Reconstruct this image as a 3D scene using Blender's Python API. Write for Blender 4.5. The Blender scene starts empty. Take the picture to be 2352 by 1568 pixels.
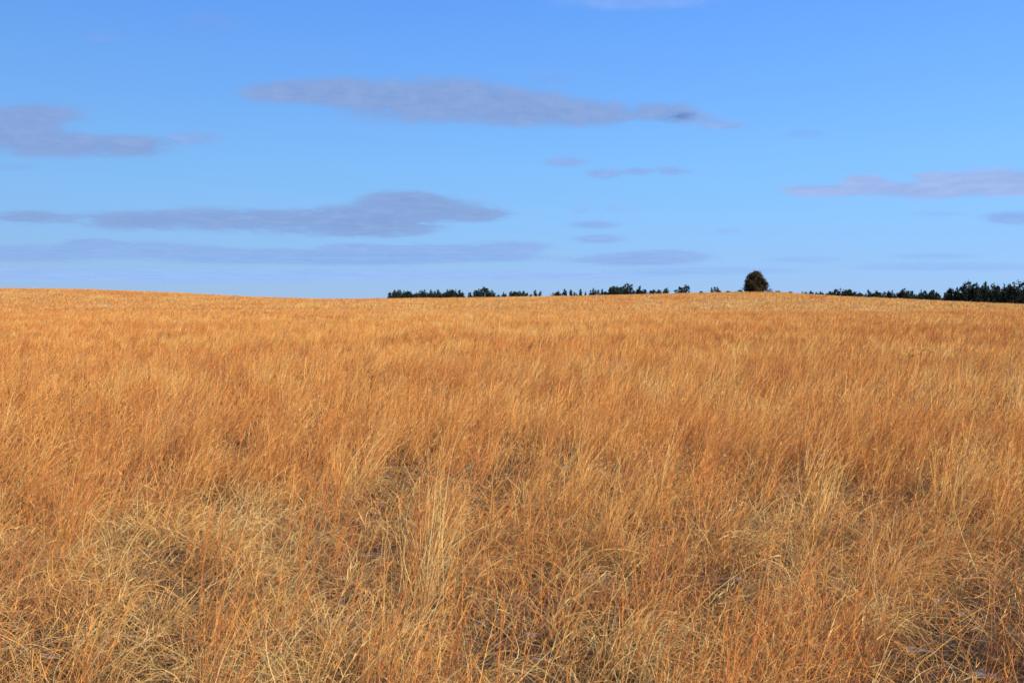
import bpy, math, random
import numpy as np
from mathutils import Vector
rng=np.random.default_rng(11); random.seed(7)
S=bpy.context.scene
def link(o): S.collection.objects.link(o); return o
F=2091.0; CX=1176.0; HY=705.0; EYE=1.75
PITCH=math.atan((784-HY)/F)

def sm(a,b,t):
    u=np.clip((np.asarray(t,float)-a)/(b-a),0,1); return u*u*(3-2*u)
_tab=np.random.default_rng(7).random((256,256))
def vnoise(x,y):
    x=np.asarray(x,float);y=np.asarray(y,float)
    xi=np.floor(x).astype(int);yi=np.floor(y).astype(int);fx=x-xi;fy=y-yi
    fx=fx*fx*(3-2*fx);fy=fy*fy*(3-2*fy)
    a=_tab[xi%256,yi%256];b=_tab[(xi+1)%256,yi%256];c=_tab[xi%256,(yi+1)%256];d=_tab[(xi+1)%256,(yi+1)%256]
    return (a*(1-fx)+b*fx)*(1-fy)+(c*(1-fx)+d*fx)*fy
def fbm(x,y): return 0.55*vnoise(x,y)+0.3*vnoise(x*2.1+9,y*2.1+5)+0.15*vnoise(x*4.3+3,y*4.3+1)

rp=[(-700,664),(-300,658),(0,660),(180,662),(350,668),(550,679),(750,685),(1000,683),(1250,679),(1450,675),(1600,671),(1700,668),(1760,669),(1850,676),(2000,684),(2200,695),(2352,707),(2700,716)]
RX=np.array([(p[0]-CX)/F*210 for p in rp]); RG=np.array([EYE+210*(HY-p[1])/F-0.5 for p in rp])
def height(X,Y):
    X=np.asarray(X,float);Y=np.asarray(Y,float)
    near=0.9*sm(15,100,Y)+0.10*(fbm(X*0.12+40,Y*0.12+40)-0.5)*sm(2,10,np.abs(Y))
    R=np.interp(X,RX,RG)+0.25*(fbm(X*0.06+7,Y*0.05)-0.5)
    t=sm(118,212,Y)
    h=near*(1-t)+R*t-0.25*np.exp(-((Y-124)/16)**2)
    f=sm(222,430,Y); h=h*(1-f)+(-1.5)*f
    h=h-28*sm(500,4000,Y)
    return h

def mesh_from(name,V,Fc,mat=None,attrs=None,smooth=False):
    me=bpy.data.meshes.new(name)
    V=np.asarray(V,np.float32);Fc=np.asarray(Fc,np.int32)
    me.vertices.add(len(V)); me.vertices.foreach_set("co",V.ravel())
    k=Fc.shape[1]
    me.loops.add(Fc.size); me.loops.foreach_set("vertex_index",Fc.ravel())
    me.polygons.add(len(Fc)); me.polygons.foreach_set("loop_start",np.arange(0,Fc.size,k,dtype=np.int32))
    me.polygons.foreach_set("loop_total",np.full(len(Fc),k,np.int32))
    if attrs:
        for n,a in attrs.items():
            at=me.attributes.new(n,'FLOAT','POINT'); at.data.foreach_set("value",np.asarray(a,np.float32))
    me.update(calc_edges=True)
    me.polygons.foreach_set("use_smooth",np.full(len(Fc),bool(smooth)))
    if mat: me.materials.append(mat)
    return me

def newmat(n):
    m=bpy.data.materials.new(n); m.use_nodes=True; nt=m.node_tree; nt.nodes.clear()
    return m,nt,nt.nodes,nt.links
def ramp(N,stops):
    r=N.new('ShaderNodeValToRGB'); e=r.color_ramp.elements
    e[0].position=stops[0][0]; e[0].color=(*stops[0][1],1)
    e[1].position=stops[-1][0]; e[1].color=(*stops[-1][1],1)
    for p,c in stops[1:-1]:
        x=e.new(p); x.color=(*c,1)
    return r
def math_n(N,L,op,a,b=None,c=None,clamp=False):
    m=N.new('ShaderNodeMath'); m.operation=op; m.use_clamp=clamp
    for i,v in enumerate((a,b,c)):
        if v is None: continue
        if isinstance(v,(int,float)): m.inputs[i].default_value=v
        else: L.new(v,m.inputs[i])
    return m.outputs[0]
def noise(N,L,vec,scale,detail=3,mapscale=None,rough=0.5):
    if mapscale:
        mp=N.new('ShaderNodeMapping'); mp.inputs['Scale'].default_value=mapscale; L.new(vec,mp.inputs['Vector']); vec=mp.outputs[0]
    n=N.new('ShaderNodeTexNoise'); n.inputs['Scale'].default_value=scale; n.inputs['Detail'].default_value=detail; n.inputs['Roughness'].default_value=rough
    L.new(vec,n.inputs['Vector']); return n.outputs[0]

# ---------------------------------------------------------------- materials
GR=[(0.0,(0.28,0.19,0.12)),(0.2,(0.60,0.185,0.05)),(0.42,(0.85,0.345,0.080)),(0.66,(0.92,0.49,0.13)),(1.0,(0.95,0.71,0.28))]
def grass_mat():
    m,nt,N,L=newmat("dry_grass")
    out=N.new('ShaderNodeOutputMaterial')
    at=N.new('ShaderNodeAttribute'); at.attribute_name='tint'
    hh=N.new('ShaderNodeAttribute'); hh.attribute_name='along'
    r=ramp(N,GR); L.new(at.outputs['Fac'],r.inputs[0])
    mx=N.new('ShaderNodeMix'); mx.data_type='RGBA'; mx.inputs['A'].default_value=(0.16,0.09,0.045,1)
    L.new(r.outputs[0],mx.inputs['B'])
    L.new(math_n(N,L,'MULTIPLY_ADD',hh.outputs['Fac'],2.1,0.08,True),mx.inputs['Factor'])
    d=N.new('ShaderNodeBsdfDiffuse'); t=N.new('ShaderNodeBsdfTranslucent'); ms=N.new('ShaderNodeMixShader'); ms.inputs[0].default_value=0.10
    L.new(mx.outputs['Result'],d.inputs[0]); L.new(mx.outputs['Result'],t.inputs[0])
    L.new(d.outputs[0],ms.inputs[1]); L.new(t.outputs[0],ms.inputs[2]); L.new(ms.outputs[0],out.inputs[0])
    return m
GM=grass_mat()
def ground_mat():
    m,nt,N,L=newmat("prairie_soil")
    out=N.new('ShaderNodeOutputMaterial'); g=N.new('ShaderNodeNewGeometry')
    a=noise(N,L,g.outputs['Position'],9,6); b=noise(N,L,g.outputs['Position'],1.0,4,(0.01,0.06,0.0))
    c=noise(N,L,g.outputs['Position'],4.5,3)
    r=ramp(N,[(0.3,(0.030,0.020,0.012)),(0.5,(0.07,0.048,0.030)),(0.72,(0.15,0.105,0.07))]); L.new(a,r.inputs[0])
    sand=N.new('ShaderNodeMix'); sand.data_type='RGBA'; sand.inputs['B'].default_value=(0.38,0.36,0.35,1); L.new(r.outputs[0],sand.inputs['A'])
    L.new(math_n(N,L,'MULTIPLY_ADD',c,14.0,-9.0,True),sand.inputs['Factor'])
    r2=ramp(N,[(0.35,(0.40,0.20,0.08)),(0.65,(0.56,0.34,0.15))]); L.new(b,r2.inputs[0])
    sp=N.new('ShaderNodeSeparateXYZ'); L.new(g.outputs['Position'],sp.inputs[0])
    f=math_n(N,L,'MULTIPLY_ADD',sp.outputs[1],1/60,-0.25,True)
    mx=N.new('ShaderNodeMix'); mx.data_type='RGBA'; L.new(f,mx.inputs['Factor']); L.new(sand.outputs['Result'],mx.inputs['A']); L.new(r2.outputs[0],mx.inputs['B'])
    d=N.new('ShaderNodeBsdfDiffuse'); L.new(mx.outputs['Result'],d.inputs[0])
    bp=N.new('ShaderNodeBump'); bp.inputs['Strength'].default_value=0.6; bp.inputs['Distance'].default_value=0.03; L.new(a,bp.inputs['Height']); L.new(bp.outputs[0],d.inputs['Normal'])
    L.new(d.outputs[0],out.inputs[0]); return m
def leaf_mat(n,c1,c2,c3):
    m,nt,N,L=newmat(n); out=N.new('ShaderNodeOutputMaterial')
    at=N.new('ShaderNodeAttribute'); at.attribute_name='tint'
    r=ramp(N,[(0,c1),(0.5,c2),(1,c3)]); L.new(at.outputs['Fac'],r.inputs[0])
    d=N.new('ShaderNodeBsdfDiffuse'); L.new(r.outputs[0],d.inputs[0]); L.new(d.outputs[0],out.inputs[0]); return m
def bark_mat():
    m,nt,N,L=newmat("bark"); out=N.new('ShaderNodeOutputMaterial'); g=N.new('ShaderNodeTexCoord')
    a=noise(N,L,g.outputs['Object'],12,5,(1,1,0.2)); r=ramp(N,[(0.3,(0.05,0.035,0.028)),(0.7,(0.17,0.12,0.09))]); L.new(a,r.inputs[0])
    d=N.new('ShaderNodeBsdfDiffuse'); L.new(r.outputs[0],d.inputs[0]); L.new(d.outputs[0],out.inputs[0]); return m
BM=bark_mat()
LM=leaf_mat("cedar_foliage",(0.012,0.016,0.012),(0.029,0.038,0.027),(0.07,0.078,0.048))
LM2=leaf_mat("lone_cedar_foliage",(0.016,0.013,0.008),(0.055,0.044,0.022),(0.14,0.10,0.048))
SM=leaf_mat("scrub_foliage",(0.05,0.05,0.02),(0.09,0.085,0.03),(0.16,0.13,0.05))
WM=leaf_mat("dead_weed",(0.12,0.055,0.025),(0.18,0.085,0.035),(0.25,0.12,0.05))

# ---------------------------------------------------------------- terrain
ys=np.concatenate([np.linspace(-60,0,12,endpoint=False),np.linspace(0,30,60,endpoint=False),np.linspace(30,260,150,endpoint=False),np.geomspace(260,30000,70)])
us=np.linspace(-1,1,161)
V=[]
for y in ys:
    x=us*(60+abs(y)*1.1)
    V.append(np.stack([x,np.full_like(x,y),height(x,np.full_like(x,y))],1))
nr,nc=len(ys),len(us)
idx=np.arange(nr*nc).reshape(nr,nc)
Fc=np.stack([idx[:-1,:-1],idx[:-1,1:],idx[1:,1:],idx[1:,:-1]],-1).reshape(-1,4)
g=link(bpy.data.objects.new("ground",mesh_from("ground",np.concatenate(V),Fc,ground_mat(),smooth=True)))
g["kind"]="structure"; g["label"]="rolling prairie ground of dry litter and soil"; g["category"]="ground"

# ---------------------------------------------------------------- grass
GV=[];GQ=[];GT=[];GA=[];GO=0
def emit(V,Q,t,a):
    global GO
    GV.append(V.astype(np.float32));GQ.append((Q+GO).astype(np.int32));GT.append(t.astype(np.float32));GA.append(a.astype(np.float32));GO+=len(V)
def blades(bx,by,Ln,w,th0,k,az,cu,tint,segs,heads=0,lift=0.0,kink=0.0,a0=0.0):
    n=len(bx)
    base=np.stack([bx,by,height(bx,by)-0.02+lift],1)
    g0=base[:,2]
    P=[base]; T=np.linspace(0,1,segs+1); wob=np.zeros(n)
    for i in range(segs):
        t=(i+0.5)/segs
        if kink: wob=wob+rng.normal(0,kink,n)
        thi=th0+k*t+wob; azi=az+cu*t+wob*1.5
        d=np.stack([np.sin(thi)*np.cos(azi),np.sin(thi)*np.sin(azi),np.cos(thi)],1)
        P.append(P[-1]+d*(Ln/segs)[:,None])
    P=np.stack(P,1)
    P[:,:,2]=np.maximum(P[:,:,2],(g0+0.03*rng.random(n))[:,None])
    ph=rng.random(n)*6.283; side=np.stack([np.cos(ph),np.sin(ph),rng.normal(0,.25,n)],1)
    wid=(w*rng.uniform(0.6,1.3,n))[:,None]*(1-0.8*T[None,:]**1.5)*0.5
    A=P-side[:,None,:]*wid[:,:,None]; B=P+side[:,None,:]*wid[:,:,None]
    V=np.stack([A,B],2).reshape(-1,3)
    o=np.arange(n)*(segs+1)*2
    Q=np.concatenate([np.stack([o+2*i,o+2*i+1,o+2*i+3,o+2*i+2],1) for i in range(segs)])
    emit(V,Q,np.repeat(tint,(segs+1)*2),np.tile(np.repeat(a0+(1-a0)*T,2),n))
    for h in range(heads):
        tt=rng.uniform(0.5,0.98,n); f=tt*segs; i0=np.minimum(f.astype(int),segs-1); fr=f-i0; ar=np.arange(n)
        p=P[ar,i0]*(1-fr)[:,None]+P[ar,i0+1]*fr[:,None]
        dd=P[ar,i0+1]-P[ar,i0]; dd/=np.linalg.norm(dd,axis=1)[:,None]+1e-9
        v=dd+rng.normal(0,0.35,(n,3)); v/=np.linalg.norm(v,axis=1)[:,None]
        l=rng.uniform(0.02,0.05,n)[:,None]; s=rng.normal(0,1,(n,3)); s/=np.linalg.norm(s,axis=1)[:,None]
        V2=np.stack([p-s*w*0.45,p+s*w*0.45,p+v*l+s*w*0.2,p+v*l-s*w*0.2],1).reshape(-1,3)
        emit(V2,np.arange(n*4).reshape(n,4),np.repeat(np.clip(tint+0.14,0,1),4),np.ones(n*4))
AW=math.radians(35)
def points(r0,r1,dens):
    n=int(AW*(r1*r1-r0*r0)*dens); r=np.sqrt(rng.random(n)*(r1*r1-r0*r0)+r0*r0); a=rng.uniform(-AW,AW,n)
    r=r*(1+rng.normal(0,0.02,n))
    return r*np.sin(a),r*np.cos(a)
def patch_tint(x,y):
    return 0.38*(fbm(x*0.45+11,y*0.30+4)-0.5)+0.28*(fbm(x*0.09+77,y*0.06+12)-0.5)+0.34*(fbm(x*2.2+31,y*1.6+44)-0.5)+0.25*(fbm(x*0.012+7,y*0.10+3)-0.5)*sm(40,90,y)
def tallness(x,y):
    r=np.hypot(x,y); p=fbm(x*0.9+20,y*0.9+31)
    return np.clip(sm(6.0,12.0,r+6.5*(p-0.5))*0.88+0.06,0,1)
def dullify(t,frac):
    n=len(t); d=rng.random(n)<frac
    return np.where(d,rng.uniform(0,0.09,n),t)
def clumps(r0,r1,cd,bpc,rad,w,segs,hs=1.0,heads=0,basetint=0.44,tsd=0.11,only_tall=False,hsd=0.10,hollow=0.30,bsd=0.15,kink=0.07,a0=0.0,hvar=0.62,dull=0.07):
    cx,cy=points(r0,r1,cd); n=len(cx)
    hgt=1-hvar*0.52+hvar*fbm(cx*0.9+3,cy*0.8+8)+rng.normal(0,hsd,n)
    if r0<60:
        keep=rng.random(n)<hollow+1.2*sm(0.36,0.52,fbm(cx*1.5+50,cy*1.1+60)); cx,cy,hgt=cx[keep],cy[keep],hgt[keep]
    n=len(cx); hgt=np.clip(hgt,0.35,1.5)
    tall=np.ones(n,bool) if only_tall else rng.random(n)<tallness(cx,cy)
    pt=patch_tint(cx,cy)
    az=rng.normal(0.0,0.40,n)+0.5*(fbm(cx*0.15,cy*0.15+90)-0.5)
    lean=0.38+0.22*(fbm(cx*0.2+15,cy*0.2+5)-0.5)*2+rng.normal(0,0.10,n)
    ct=basetint+pt+rng.normal(0,tsd,n)+0.2*(hgt-1)
    def rep(mask,per):
        m=np.where(mask)[0]; k=np.maximum(1,rng.poisson(per,len(m))); return np.repeat(m,k)
    ii=rep(tall,bpc); m=len(ii)
    if m:
        a=rng.random(m)*6.283; q=np.abs(rng.normal(0,1,m))*rad
        x=cx[ii]+q*np.cos(a);y=cy[ii]+q*np.sin(a)
        blades(x,y,hs*rng.uniform(0.42,0.90,m)*hgt[ii],w,lean[ii]+rng.normal(0,0.16,m),np.abs(rng.normal(0.5,0.3,m)),az[ii]+rng.normal(0,0.7,m),rng.normal(0,.3,m),dullify(np.clip(ct[ii]+rng.normal(0,bsd,m),0.1,1),dull),segs,heads,kink=kink,a0=a0)
    ii=rep(~tall,bpc*1.15); m=len(ii)
    if m:
        a=rng.random(m)*6.283; q=np.abs(rng.normal(0,1,m))*rad*1.0
        x=cx[ii]+q*np.cos(a);y=cy[ii]+q*np.sin(a)
        azz=np.where(rng.random(m)<0.55,az[ii]+rng.normal(0,0.7,m),a+rng.normal(0,0.5,m))
        blades(x,y,hs*rng.uniform(0.28,0.62,m)*hgt[ii],w*1.05,np.abs(rng.normal(0.42,0.26,m)),np.abs(rng.normal(2.3,0.8,m)),azz,rng.normal(0,1.3,m),dullify(np.clip(ct[ii]+0.18+rng.normal(0,0.18,m),0.1,1),0.13),segs+2,kink=0.16)
# close grass
clumps(1.3,7.0,22,54,0.070,0.0031,7,heads=2,tsd=0.14,hollow=0.10)
clumps(7.0,12,18,48,0.078,0.0046,6,heads=2,tsd=0.13,hollow=0.18,hs=0.88)
# low matted leaves and litter
x,y=points(1.3,9,600); n=len(x)
blades(x,y,rng.uniform(0.15,0.44,n),0.0033,np.abs(rng.normal(0.8,0.4,n)),np.abs(rng.normal(1.6,0.8,n)),rng.random(n)*6.283,rng.normal(0,1.7,n),dullify(np.clip(rng.normal(0.5,0.24,n)+patch_tint(x,y),0,1),0.2),7,kink=0.18)
x,y=points(9,12,360); n=len(x)
blades(x,y,rng.uniform(0.15,0.42,n),0.0050,np.abs(rng.normal(0.7,0.4,n)),np.abs(rng.normal(1.3,0.8,n)),rng.random(n)*6.283,rng.normal(0,1.5,n),dullify(np.clip(rng.normal(0.48,0.22,n)+patch_tint(x,y),0,1),0.17),4,kink=0.2)
x,y=points(1.3,9,210); n=len(x)
blades(x,y,rng.uniform(0.10,0.35,n),0.0032,rng.normal(1.45,0.15,n),np.zeros(n),rng.random(n)*6.283,rng.normal(0,1.5,n),np.clip(rng.normal(0.12,0.2,n),0,1),3,lift=0.02)
def grouped(r0,r1,dens,per,sp,mask=None):
    x,y=points(r0,r1,dens)
    if mask is not None:
        kk=rng.random(len(x))<mask(x,y); x,y=x[kk],y[kk]
    k=np.repeat(np.arange(len(x)),rng.poisson(per,len(x))+1); return x[k]+rng.normal(0,sp,len(k)),y[k]+rng.normal(0,sp,len(k)),k
# bright arching straw tussocks bent by the wind
x,y,k=grouped(2.2,9,2.6,42,0.055); n=len(x)
ka=rng.normal(0.1,0.9,k.max()+1)[k]
blades(x,y,rng.uniform(0.35,0.78,n),0.0036,np.abs(rng.normal(0.5,0.2,n)),np.abs(rng.normal(1.8,0.5,n)),ka+rng.normal(0,0.45,n),rng.normal(0,.6,n),np.clip(rng.normal(0.80,0.12,n),0,1),10,kink=0.08)
# single stalks blown over, red upright stems
x,y,k=grouped(3.2,10,1.2,4,0.07); n=len(x)
blades(x,y,rng.uniform(0.6,0.95,n),0.0038,rng.normal(0.62,0.16,n),rng.normal(0.45,0.2,n),rng.normal(0.0,0.3,n),rng.normal(0,.2,n),np.clip(rng.normal(0.76,0.12,n),0,1),9,heads=7,kink=0.05)
x,y,k=grouped(2.2,13,8.0,13,0.055,lambda x,y:0.35+0.65*sm(0.42,0.6,fbm(x*0.5+200,y*0.5+90))); n=len(x)
blades(x,y,rng.uniform(0.42,0.85,n),0.0036,rng.normal(0.27,0.14,n),rng.normal(0.25,0.15,n),rng.normal(0.0,0.8,n),rng.normal(0,.2,n),np.clip(rng.normal(0.27,0.08,n),0,1),6,heads=4,kink=0.05)
# middle distance
clumps(12,26,11.5,42,0.078,0.0085,4,heads=1,hs=0.80,tsd=0.13,hsd=0.12,hollow=0.30,bsd=0.13,kink=0.12,a0=0.06,hvar=0.55)
x,y=points(12,26,150); n=len(x)
blades(x,y,rng.uniform(0.2,0.45,n),0.009,np.abs(rng.normal(0.5,0.3,n)),np.abs(rng.normal(1.0,0.5,n)),rng.random(n)*6.283,rng.normal(0,1,n),np.clip(rng.normal(0.45,0.18,n)+patch_tint(x,y),0,1),3,a0=0.12)
clumps(26,62,4.4,34,0.16,0.0170,3,hs=0.68,basetint=0.46,tsd=0.10,hsd=0.11,only_tall=True,hollow=0.5,bsd=0.11,kink=0.12,a0=0.15,hvar=0.42,dull=0.07)
x,y=points(26,62,50); n=len(x)
blades(x,y,rng.uniform(0.22,0.45,n),0.019,np.abs(rng.normal(0.5,0.3,n)),np.abs(rng.normal(1.0,0.5,n)),rng.random(n)*6.283,rng.normal(0,1,n),dullify(np.clip(rng.normal(0.46,0.14,n)+patch_tint(x,y),0,1),0.08),2,a0=0.25)
clumps(62,132,1.5,36,0.55,0.030,2,hs=0.68,basetint=0.50,tsd=0.08,hsd=0.08,only_tall=True,bsd=0.10,a0=0.25,hvar=0.30,dull=0.13)
clumps(132,252,0.5,42,1.2,0.050,2,hs=0.66,basetint=0.57,tsd=0.07,hsd=0.07,only_tall=True,bsd=0.09,a0=0.25,hvar=0.30,dull=0.22)
V=np.concatenate(GV);Q=np.concatenate(GQ);t=np.concatenate(GT);a=np.concatenate(GA); print("GRASS quads",len(Q))
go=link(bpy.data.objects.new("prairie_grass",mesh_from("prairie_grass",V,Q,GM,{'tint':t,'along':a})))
go["kind"]="stuff"; go["label"]="tall dry orange bluestem prairie grass leaning in the wind"; go["category"]="grass"
del GV,GQ,GT,GA,V,Q,t,a

# ---------------------------------------------------------------- trees
def crown_mesh(prof,H,W,nf,fs,seed,z0=0.0,lob=1.0,cl=0.055):
    r=np.random.default_rng(seed)
    nc=max(40,nf//22)
    t=r.random(nc*5); rad=prof(t); keep=r.random(len(t))<(rad/rad.max())**1.2+0.05; t=t[keep][:nc]; rad=prof(t); nc=len(t)
    an=r.random(nc)*6.283
    lb=1+lob*(0.16*np.sin(an*3+seed+t*9)+0.10*np.sin(an*7+t*17+seed*2)+r.normal(0,0.06,nc))
    rr=rad*np.sqrt(r.uniform(0.3,1,nc))*lb*W/2
    C=np.stack([rr*np.cos(an),rr*np.sin(an),z0+t*(H-z0)],1)
    ct=np.clip(r.normal(0.45,0.28,nc),0,1)
    k=nf//nc; cs=cl*(W+H)/2
    c=np.repeat(C,k,0)+r.normal(0,cs,(nc*k,3)); n=len(c)
    c[:,2]=np.maximum(c[:,2],0.05)
    u=r.normal(0,1,(n,3)); u[:,2]+=0.8; u/=np.linalg.norm(u,axis=1)[:,None]
    v=np.cross(u,r.normal(0,1,(n,3))); v/=np.linalg.norm(v,axis=1)[:,None]
    s=fs*r.uniform(0.5,1.4,n)[:,None]
    V=np.stack([c-u*s,c+v*s*0.6,c+u*s*1.2,c-v*s*0.6],1).reshape(-1,3)
    tt=np.repeat(np.clip(np.repeat(ct,k)+r.normal(0,.15,n),0,1),4)
    return V,np.arange(n*4).reshape(n,4),tt
def tube(pts,rads,ns=7):
    V=[];Q=[]
    pts=np.array(pts,float)
    for i,p in enumerate(pts):
        d=pts[min(i+1,len(pts)-1)]-pts[max(i-1,0)]; d/=np.linalg.norm(d)
        a=np.cross(d,[0.3,0.9,0.1]); a/=np.linalg.norm(a); b=np.cross(d,a)
        for j in range(ns):
            w=j/ns*6.283; V.append(p+rads[i]*(a*math.cos(w)+b*math.sin(w)))
    for i in range(len(pts)-1):
        for j in range(ns): Q.append((i*ns+j,i*ns+(j+1)%ns,(i+1)*ns+(j+1)%ns,(i+1)*ns+j))
    return np.array(V),np.array(Q)
def limbs(H,W,r0,seed,n=10,lo=0.1):
    r=random.Random(seed); parts=[tube([(0,0,-0.05*H),(0.01*H,0,H*0.3),(-0.01*H,0.02*H,H*0.65),(0,0,H*0.93)],[r0,r0*.75,r0*.45,r0*.12])]
    for i in range(n):
        z=H*(lo+0.7*i/n); a=r.random()*6.28; l=W*0.42*(1-0.6*i/n)
        parts.append(tube([(0,0,z),(l*.5*math.cos(a),l*.5*math.sin(a),z+l*.25),(l*math.cos(a),l*math.sin(a),z+l*.6)],[r0*.35,r0*.22,r0*.06],5))
    V=[];Q=[];o=0
    for v,q in parts: V.append(v);Q.append(q+o);o+=len(v)
    return np.concatenate(V),np.concatenate(Q)
egg=lambda t: np.where(t<0.36,0.78+0.22*np.sin(np.clip(t,0,.36)/0.36*1.57),np.clip(1-((np.maximum(t,.36)-0.36)/0.65)**1.8,0,1)**0.68)
TX=(1734-CX)/F*208; TY=208.0; tz=float(height(TX,TY))
lone=link(bpy.data.objects.new("cedar_tree",None)); lone.location=(TX,TY,tz); lone.empty_display_size=0.5
V,Q=limbs(4.4,4.2,0.2,3,14,0.05); tr=link(bpy.data.objects.new("trunk",mesh_from("trunk",V,Q,BM,smooth=True))); tr.parent=lone
V,Q,t=crown_mesh(egg,4.95,4.6,22000,0.11,5,lob=1.0,cl=0.036,z0=0.05); cr=link(bpy.data.objects.new("crown",mesh_from("crown",V,Q,LM2,{'tint':t}))); cr.parent=lone
lone["label"]="lone dark rounded cedar standing on the grassy rise"; lone["category"]="tree"
cone=lambda t: np.clip((1-t)**0.8,0.02,1)*np.where(t<0.12,0.6+t*3.3,1)
rnd=lambda t: np.sqrt(np.clip(1-((t-0.5)/0.52)**2,0,1))
pine=lambda t: np.clip(np.sin(np.clip(t*1.08,0,1)*3.14)**0.55,0.05,1)*(1.05-0.45*t)
protoT={'spire':[],'round':[]}
for i in range(5):
    V1,Q1,t1=crown_mesh(cone,1.0,[0.5,0.6,0.42,0.7,0.55][i],1800,0.030,20+i,cl=0.036); V2,Q2=limbs(1,0.4,0.03,i,6)
    protoT['spire'].append(mesh_from("spire_tree",np.concatenate([V1,V2]),np.concatenate([Q1,Q2+len(V1)]),LM,{'tint':np.concatenate([t1,np.full(len(V2),.2)])}))
for i in range(6):
    V1,Q1,t1=crown_mesh(pine if i%2 else rnd,1.0,[0.85,1.0,0.75,1.1,0.9,0.85][i],2400,0.032,40+i,z0=0.06,cl=0.036,lob=1.7); V2,Q2=limbs(1,0.8,0.04,i+9,8,0.2)
    protoT['round'].append(mesh_from("round_tree",np.concatenate([V1,V2]),np.concatenate([Q1,Q2+len(V1)]),LM,{'tint':np.concatenate([t1,np.full(len(V2),.2)])}))
def dist_tree(px,topy,kind,Y,grp="distant belt of dark cedars and pines",wf=1.0):
    topy-=3.0
    X=(px-CX)/F*Y; gz=float(height(X,Y)); top=EYE+Y*(HY-topy)/F
    H=max(top-gz,1.5)
    o=link(bpy.data.objects.new("cedar_tree" if kind=='spire' else "pine_tree",random.choice(protoT[kind])))
    o.location=(X,Y,gz-0.05); o.rotation_euler=(0,0,random.random()*6.28); w=min(H,6.5)*random.uniform(0.75,1.2)*(0.8 if kind=='round' else 0.95)*wf
    o.scale=(w,w,H); o["group"]=grp; o["category"]="tree"
    o["label"]="slender dark pointed cedar beyond the grassy ridge" if kind=='spire' else "broad dark rounded pine beyond the grassy ridge"
def belt(x0,x1,y0,y1,n,pr=0.3,var=4,Y0=300,Y1=380):
    for i in range(n):
        u=(i+random.uniform(-0.2,1.2))/n; px=x0+(x1-x0)*min(max(u,0),1)
        dist_tree(px,y0+(y1-y0)*u+random.uniform(-var,var),'round' if random.random()<pr else 'spire',random.uniform(Y0,Y1))
belt(893,1062,674,671,32,0.6,5.5,260,320)
belt(930,1060,677,675,10,0.95,2,300,330)
dist_tree(1098,666,'round',270); dist_tree(1112,660,'round',272,wf=1.3); dist_tree(1127,669,'round',270); dist_tree(1078,671,'spire',280)
belt(1062,1150,677,676,10,0.7,2,290,320)
belt(1150,1240,674,672,15,0.45,4,260,320)
belt(1268,1385,671,669,16,0.4,4.5,260,310)
belt(1385,1538,667,666,24,0.7,5.5,270,330)
dist_tree(1412,660,'round',270,wf=1.4); dist_tree(1440,655,'round',272,wf=1.4)
dist_tree(1562,659,'round',260); dist_tree(1576,656,'round',262); dist_tree(1634,663,'spire',260);dist_tree(1643,662,'round',262)
belt(1845,1915,672,673,13,0.4,3,250,290)
belt(1915,2200,672,674,28,0.7,5.5,290,360)
belt(1935,2200,680,679,18,0.9,4,300,370)
for px,ty,f in [(1922,667,1.),(1948,665,1.1),(2012,669,1.2),(2080,666,1.1),(2140,670,1.2),(2182,661,1.2),(2222,652,1.2),(2240,657,1.1),(2262,650,1.35),(2288,656,1.2),(2316,655,1.3),(2340,650,1.3),(2362,654,1.2)]: dist_tree(px,ty,'round',random.uniform(280,300),wf=f)
belt(2205,2420,663,659,18,0.75,5.5,285,340)
belt(2200,2420,672,669,16,0.95,4,300,340)
belt(2420,2700,655,650,14,0.75,5,290,340)
for j,(px,Y,s) in enumerate([(1766,206,0.9),(1785,207,0.6),(1650,206,0.6),(1610,205,0.5),(1815,206,0.55),(1672,204,0.45),(1700,206,0.6)]):
    V,Q,t=crown_mesh(rnd,s,s*1.9,1200,0.05,70+j)
    X=(px-CX)/F*Y
    o=link(bpy.data.objects.new("scrub_bush",mesh_from("scrub_bush",V,Q,SM,{'tint':t}))); o.location=(X,Y,float(height(X,Y))+0.15)
    o["label"]="low olive scrub bush on the grassy rise"; o["category"]="bush"; o["group"]="low scrub on the rise"
def weed(px,py,Y,seed):
    r=random.Random(seed); X=(px-CX)/F*Y; gz=float(height(X,Y)); H=max(EYE-Y*(py-HY)/F-gz,0.6)
    V=[];Q=[];T=[];o=0
    def add(v,q,tt):
        nonlocal o
        V.append(v);Q.append(q+o);T.append(np.full(len(v),tt));o+=len(v)
    lx=0.12*H
    add(*tube([(0,0,0),(lx*.3,0,H*.4),(lx,0.02,H*.95)],[0.005,0.004,0.0025],5),0.3)
    for i in range(5):
        t=r.uniform(0.7,0.98); a=r.random()*6.28; l=r.uniform(0.03,0.08); p=np.array([lx*t,0,H*t*0.97])
        e=p+np.array([l*math.cos(a),l*math.sin(a),l*.7]); add(*tube([p,(p+e)/2,e],[0.0025,0.002,0.0015],4),0.4)
        n=10; rr=np.random.default_rng(seed*50+i); c=e+rr.normal(0,1,(n,3))*0.007
        u=rr.normal(0,1,(n,3))*0.006; w=rr.normal(0,1,(n,3))*0.005
        add(np.stack([c-u,c+w,c+u,c-w],1).reshape(-1,3),np.arange(n*4).reshape(n,4),0.3+0.5*r.random())
    ob=link(bpy.data.objects.new("dead_weed",mesh_from("dead_weed",np.concatenate(V),np.concatenate(Q),WM,{'tint':np.concatenate(T)})))
    ob.location=(X,Y,gz); ob["label"]="dark dried weed stalk with branching seed heads"; ob["category"]="weed"; ob["group"]="dried weeds standing in the grass"
for i,(a,b,c) in enumerate([(2083,797,20),(2110,801,20.5),(2130,800,21),(2200,788,23),(838,852,13),(60,716,52),(146,708,60),(575,710,60)]): weed(a,b,c,i+1)

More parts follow.
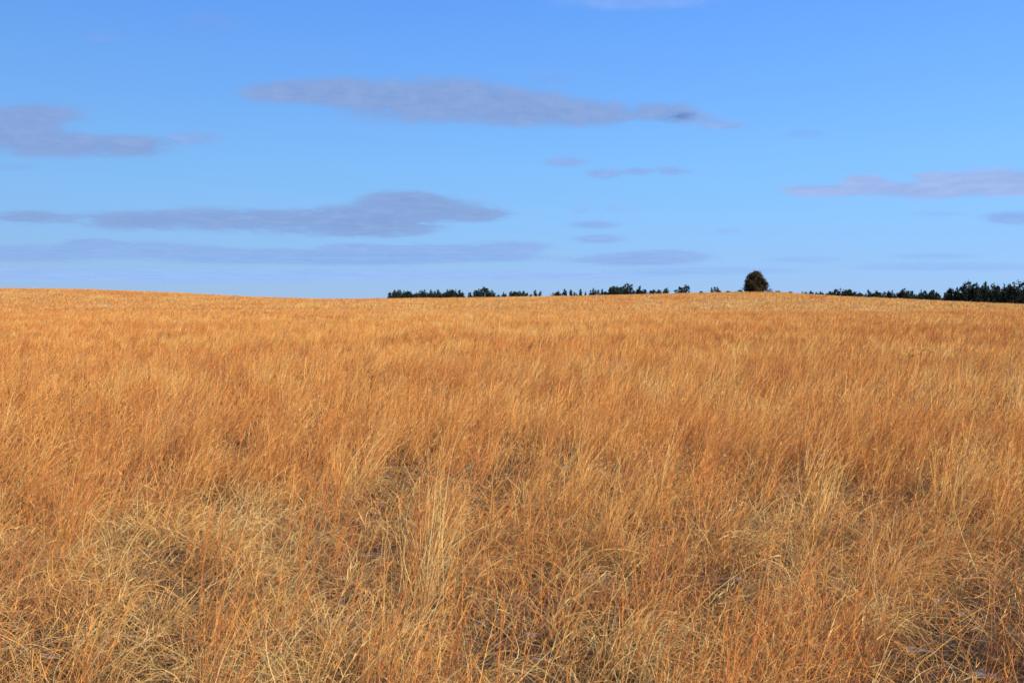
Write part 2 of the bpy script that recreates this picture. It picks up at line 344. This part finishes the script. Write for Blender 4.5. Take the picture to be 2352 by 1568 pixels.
# ---------------------------------------------------------------- clouds: a real flat layer about 1500 m up
def layer_point(px,py,H):
    cx=(px-CX)/F; cy=(784-py)/F
    d=np.stack([cx,np.cos(PITCH)+cy*np.sin(PITCH),cy*np.cos(PITCH)-np.sin(PITCH)],-1)
    return d/d[...,2:3]*(H-EYE)+np.array([0,0,EYE])
def cloud_mat(name,colr,amax,soft,bias=0.0,amp=2.2):
    m,nt,N,L=newmat(name); out=N.new('ShaderNodeOutputMaterial')
    at=N.new('ShaderNodeAttribute'); at.attribute_name='cover'
    tc=N.new('ShaderNodeAttribute'); tc.attribute_name='flow'
    n1=noise(N,L,tc.outputs['Vector'],1.3,9,rough=0.63)
    n2=noise(N,L,tc.outputs['Vector'],0.4,3)
    s=math_n(N,L,'ADD',math_n(N,L,'MULTIPLY_ADD',n1,amp,-amp/2),math_n(N,L,'MULTIPLY_ADD',n2,1.2,-0.6+bias))
    c2=math_n(N,L,'MULTIPLY',at.outputs['Fac'],1.3)
    s=math_n(N,L,'ADD',s,c2)
    mr=N.new('ShaderNodeMapRange'); mr.interpolation_type='SMOOTHSTEP'; L.new(s,mr.inputs[0]); mr.inputs[1].default_value=-0.1; mr.inputs[2].default_value=soft; mr.inputs[3].default_value=0; mr.inputs[4].default_value=amax
    e=math_n(N,L,'MULTIPLY',at.outputs['Fac'],2.1,None,True)
    al=math_n(N,L,'MULTIPLY',mr.outputs[0],e)
    cr=ramp(N,[(0.35,tuple(c*0.94 for c in colr)),(0.7,(colr[0]*1.2,colr[1]*1.13,colr[2]*1.05))]); L.new(n1,cr.inputs[0])
    t=N.new('ShaderNodeBsdfTranslucent'); L.new(cr.outputs[0],t.inputs[0])
    tr=N.new('ShaderNodeBsdfTransparent'); ms=N.new('ShaderNodeMixShader'); L.new(al,ms.inputs[0]); L.new(tr.outputs[0],ms.inputs[1]); L.new(t.outputs[0],ms.inputs[2]); L.new(ms.outputs[0],out.inputs[0])
    return m
CM={'thick':cloud_mat("thick_cloud",(0.245,0.345,0.50),0.90,1.15,0.12,2.9),
    'mid':cloud_mat("mid_cloud",(0.265,0.395,0.585),0.74,1.05,0.18,2.6),
    'thin':cloud_mat("thin_cloud",(0.28,0.43,0.65),0.42,1.1,0.14),
    'haze':cloud_mat("haze_cloud",(0.32,0.47,0.70),0.55,1.1,0.25,1.8),
    'faint':cloud_mat("faint_cloud",(0.22,0.34,0.58),0.26,1.2,0.05),
    'pink':cloud_mat("pinkish_cloud",(0.35,0.435,0.59),0.88,1.0,0.18,2.8)}  # pinkish grey tint across the whole sheet, varied by noise
clouds=[
('thick',[(640,212,130,38),(760,207,150,44),(930,228,245,70),(1070,237,240,70),(1230,252,230,54),(1380,263,150,38),(1520,256,110,34)]),
('mid',[(1590,272,90,22),(1665,288,70,14)]),
('faint',[(1260,182,80,28)]),
('thick',[(80,268,160,44),(10,295,140,38),(60,324,170,44),(170,336,210,40),(310,338,125,38)]),
('mid',[(450,317,95,24)]),('faint',[(30,383,70,13)]),
('thin',[(1480,4,270,26)]),('faint',[(490,52,110,30)]),('faint',[(240,85,90,24)]),
('mid',[(1300,372,70,16)]),('mid',[(1388,399,60,16),(1465,394,50,14)]),('mid',[(1545,392,64,15)]),
('pink',[(2285,418,170,42),(2130,436,230,28),(2420,420,180,44),(1885,437,130,20),(1985,414,70,18),(2150,405,80,14)]),
('thin',[(2160,491,120,11)]),('mid',[(2330,500,105,22)]),
('thick',[(60,500,140,24),(290,506,190,32),(480,504,220,38),(700,510,240,44),(870,503,200,52),(920,456,130,30),(1010,478,150,36),(1100,493,115,24),(880,527,160,24)]),
('mid',[(1362,517,84,14)]),('mid',[(1376,549,80,15)]),('thin',[(1330,482,30,11)]),('thin',[(1420,480,42,11)]),('thin',[(1670,531,40,10)]),('faint',[(1850,308,66,16)]),
('mid',[(60,582,300,28),(330,574,240,26),(210,556,85,13),(520,588,250,25),(720,589,240,26),(880,596,220,20),(815,567,120,13),(1000,578,180,26),(1175,567,140,20),(1090,591,230,18)]),
('mid',[(1450,596,230,20),(1530,586,140,18)]),
('haze',[(0,630,500,20),(420,634,520,22),(850,632,480,20),(1300,632,420,16)]),
('thin',[(1850,595,120,12)]),('thin',[(1640,622,300,13)]),('thin',[(2150,588,150,12)]),('thin',[(2180,612,340,15)]),
]
for k,(kind,els) in enumerate(clouds):
    x0=min(e[0]-e[2]*1.05 for e in els);x1=max(e[0]+e[2]*1.05 for e in els);y0=min(e[1]-e[3]*1.05 for e in els);y1=max(e[1]+e[3]*1.05 for e in els)
    nx=int(np.clip((x1-x0)/5,30,300)); ny=int(np.clip((y1-y0)/2,16,80))
    gx,gy=np.meshgrid(np.linspace(x0,x1,nx),np.linspace(y0,y1,ny))
    keepout=np.ones(gx.shape)
    for (cx,cy,rx,ry) in els:
        r2=((gy-cy)/ry)**2+((gx-cx)/rx)**2
        keepout*=1-np.clip(1-np.sqrt(r2),0,1)
    den=np.clip(1-keepout,0,1)
    P=layer_point(gx,gy,1500.0+k*7.0); c=P.reshape(-1,3).mean(0)
    idx=np.arange(nx*ny).reshape(ny,nx); Q=np.stack([idx[:-1,:-1],idx[1:,:-1],idx[1:,1:],idx[:-1,1:]],-1).reshape(-1,4)
    m=mesh_from("cloud",(P.reshape(-1,3)-c),Q,CM[kind],{'cover':den.ravel()},smooth=True)
    D=np.hypot(P[...,0],P[...,1])
    fl=np.stack([P[...,0]/D*26,np.log(D)*12.0,np.full(D.shape,k*3.7)],-1).reshape(-1,3)
    a=m.attributes.new('flow','FLOAT_VECTOR','POINT'); a.data.foreach_set('vector',fl.astype(np.float32).ravel())
    o=link(bpy.data.objects.new("cloud",m)); o.location=c; o["category"]="cloud"; o["group"]="flat grey clouds drifting over the prairie"
    o["label"]={'thick':"broad flat mauve-grey cloud with soft ragged edges",'mid':"small flat blue-grey cloud strip in clear sky",'thin':"faint thin wisp of grey-blue cloud",'haze':"long hazy mauve-blue cloud band above the horizon",'faint':"barely visible smudge of thin grey cloud",'pink':"long flat grey cloud streak with a pinkish tint"}[kind]

# ---------------------------------------------------------------- light, sky, camera
EL=math.radians(33); AZ=math.radians(136)
to=(math.sin(AZ)*math.cos(EL),math.cos(AZ)*math.cos(EL),math.sin(EL))
w=bpy.data.worlds.new("World"); S.world=w; w.use_nodes=True; N=w.node_tree.nodes; L=w.node_tree.links; N.clear()
ST=0.12
sk=N.new('ShaderNodeTexSky'); sk.sky_type='NISHITA'; sk.sun_disc=False; sk.sun_elevation=EL; sk.sun_rotation=AZ; sk.air_density=1.0; sk.dust_density=0.2; sk.ozone_density=2.5
tc=N.new('ShaderNodeTexCoord'); sp=N.new('ShaderNodeSeparateXYZ'); L.new(tc.outputs['Generated'],sp.inputs[0])
rr=ramp(N,[(0.0,(0.32,0.525,0.84)),(0.04,(0.285,0.525,0.90)),(0.09,(0.250,0.54,0.97)),(0.15,(0.215,0.52,1.0)),(0.22,(0.172,0.45,1.0)),(0.32,(0.124,0.365,0.99)),(0.6,(0.08,0.24,0.70)),(1.0,(0.05,0.16,0.5))])
L.new(sp.outputs[2],rr.inputs[0])
vm=N.new('ShaderNodeVectorMath'); vm.operation='SCALE'; L.new(rr.outputs[0],vm.inputs[0])
L.new(math_n(N,L,'MULTIPLY_ADD',sp.outputs[0],0.20/ST,1.0/ST),vm.inputs['Scale'])
mx=N.new('ShaderNodeMix'); mx.data_type='RGBA'; mx.inputs['Factor'].default_value=0.92; L.new(sk.outputs[0],mx.inputs['A']); L.new(vm.outputs[0],mx.inputs['B'])
bg=N.new('ShaderNodeBackground'); bg.inputs['Strength'].default_value=ST; ow=N.new('ShaderNodeOutputWorld')
L.new(mx.outputs['Result'],bg.inputs[0]); L.new(bg.outputs[0],ow.inputs[0])
ld=bpy.data.lights.new("sun",'SUN'); ld.energy=5.0; ld.angle=math.radians(0.5); ld.color=(1,0.94,0.85)
lo=link(bpy.data.objects.new("sun",ld)); lo.rotation_euler=Vector(to).to_track_quat('Z','Y').to_euler()
cd=bpy.data.cameras.new("camera"); cd.lens=32; cd.sensor_width=36; cd.clip_end=300000; cd.clip_start=0.05
co=link(bpy.data.objects.new("camera",cd)); co.location=(0,0,EYE); co.rotation_euler=(math.pi/2-PITCH,0,0); S.camera=co
S.view_settings.view_transform='Standard'; S.view_settings.look='None'; S.view_settings.exposure=0
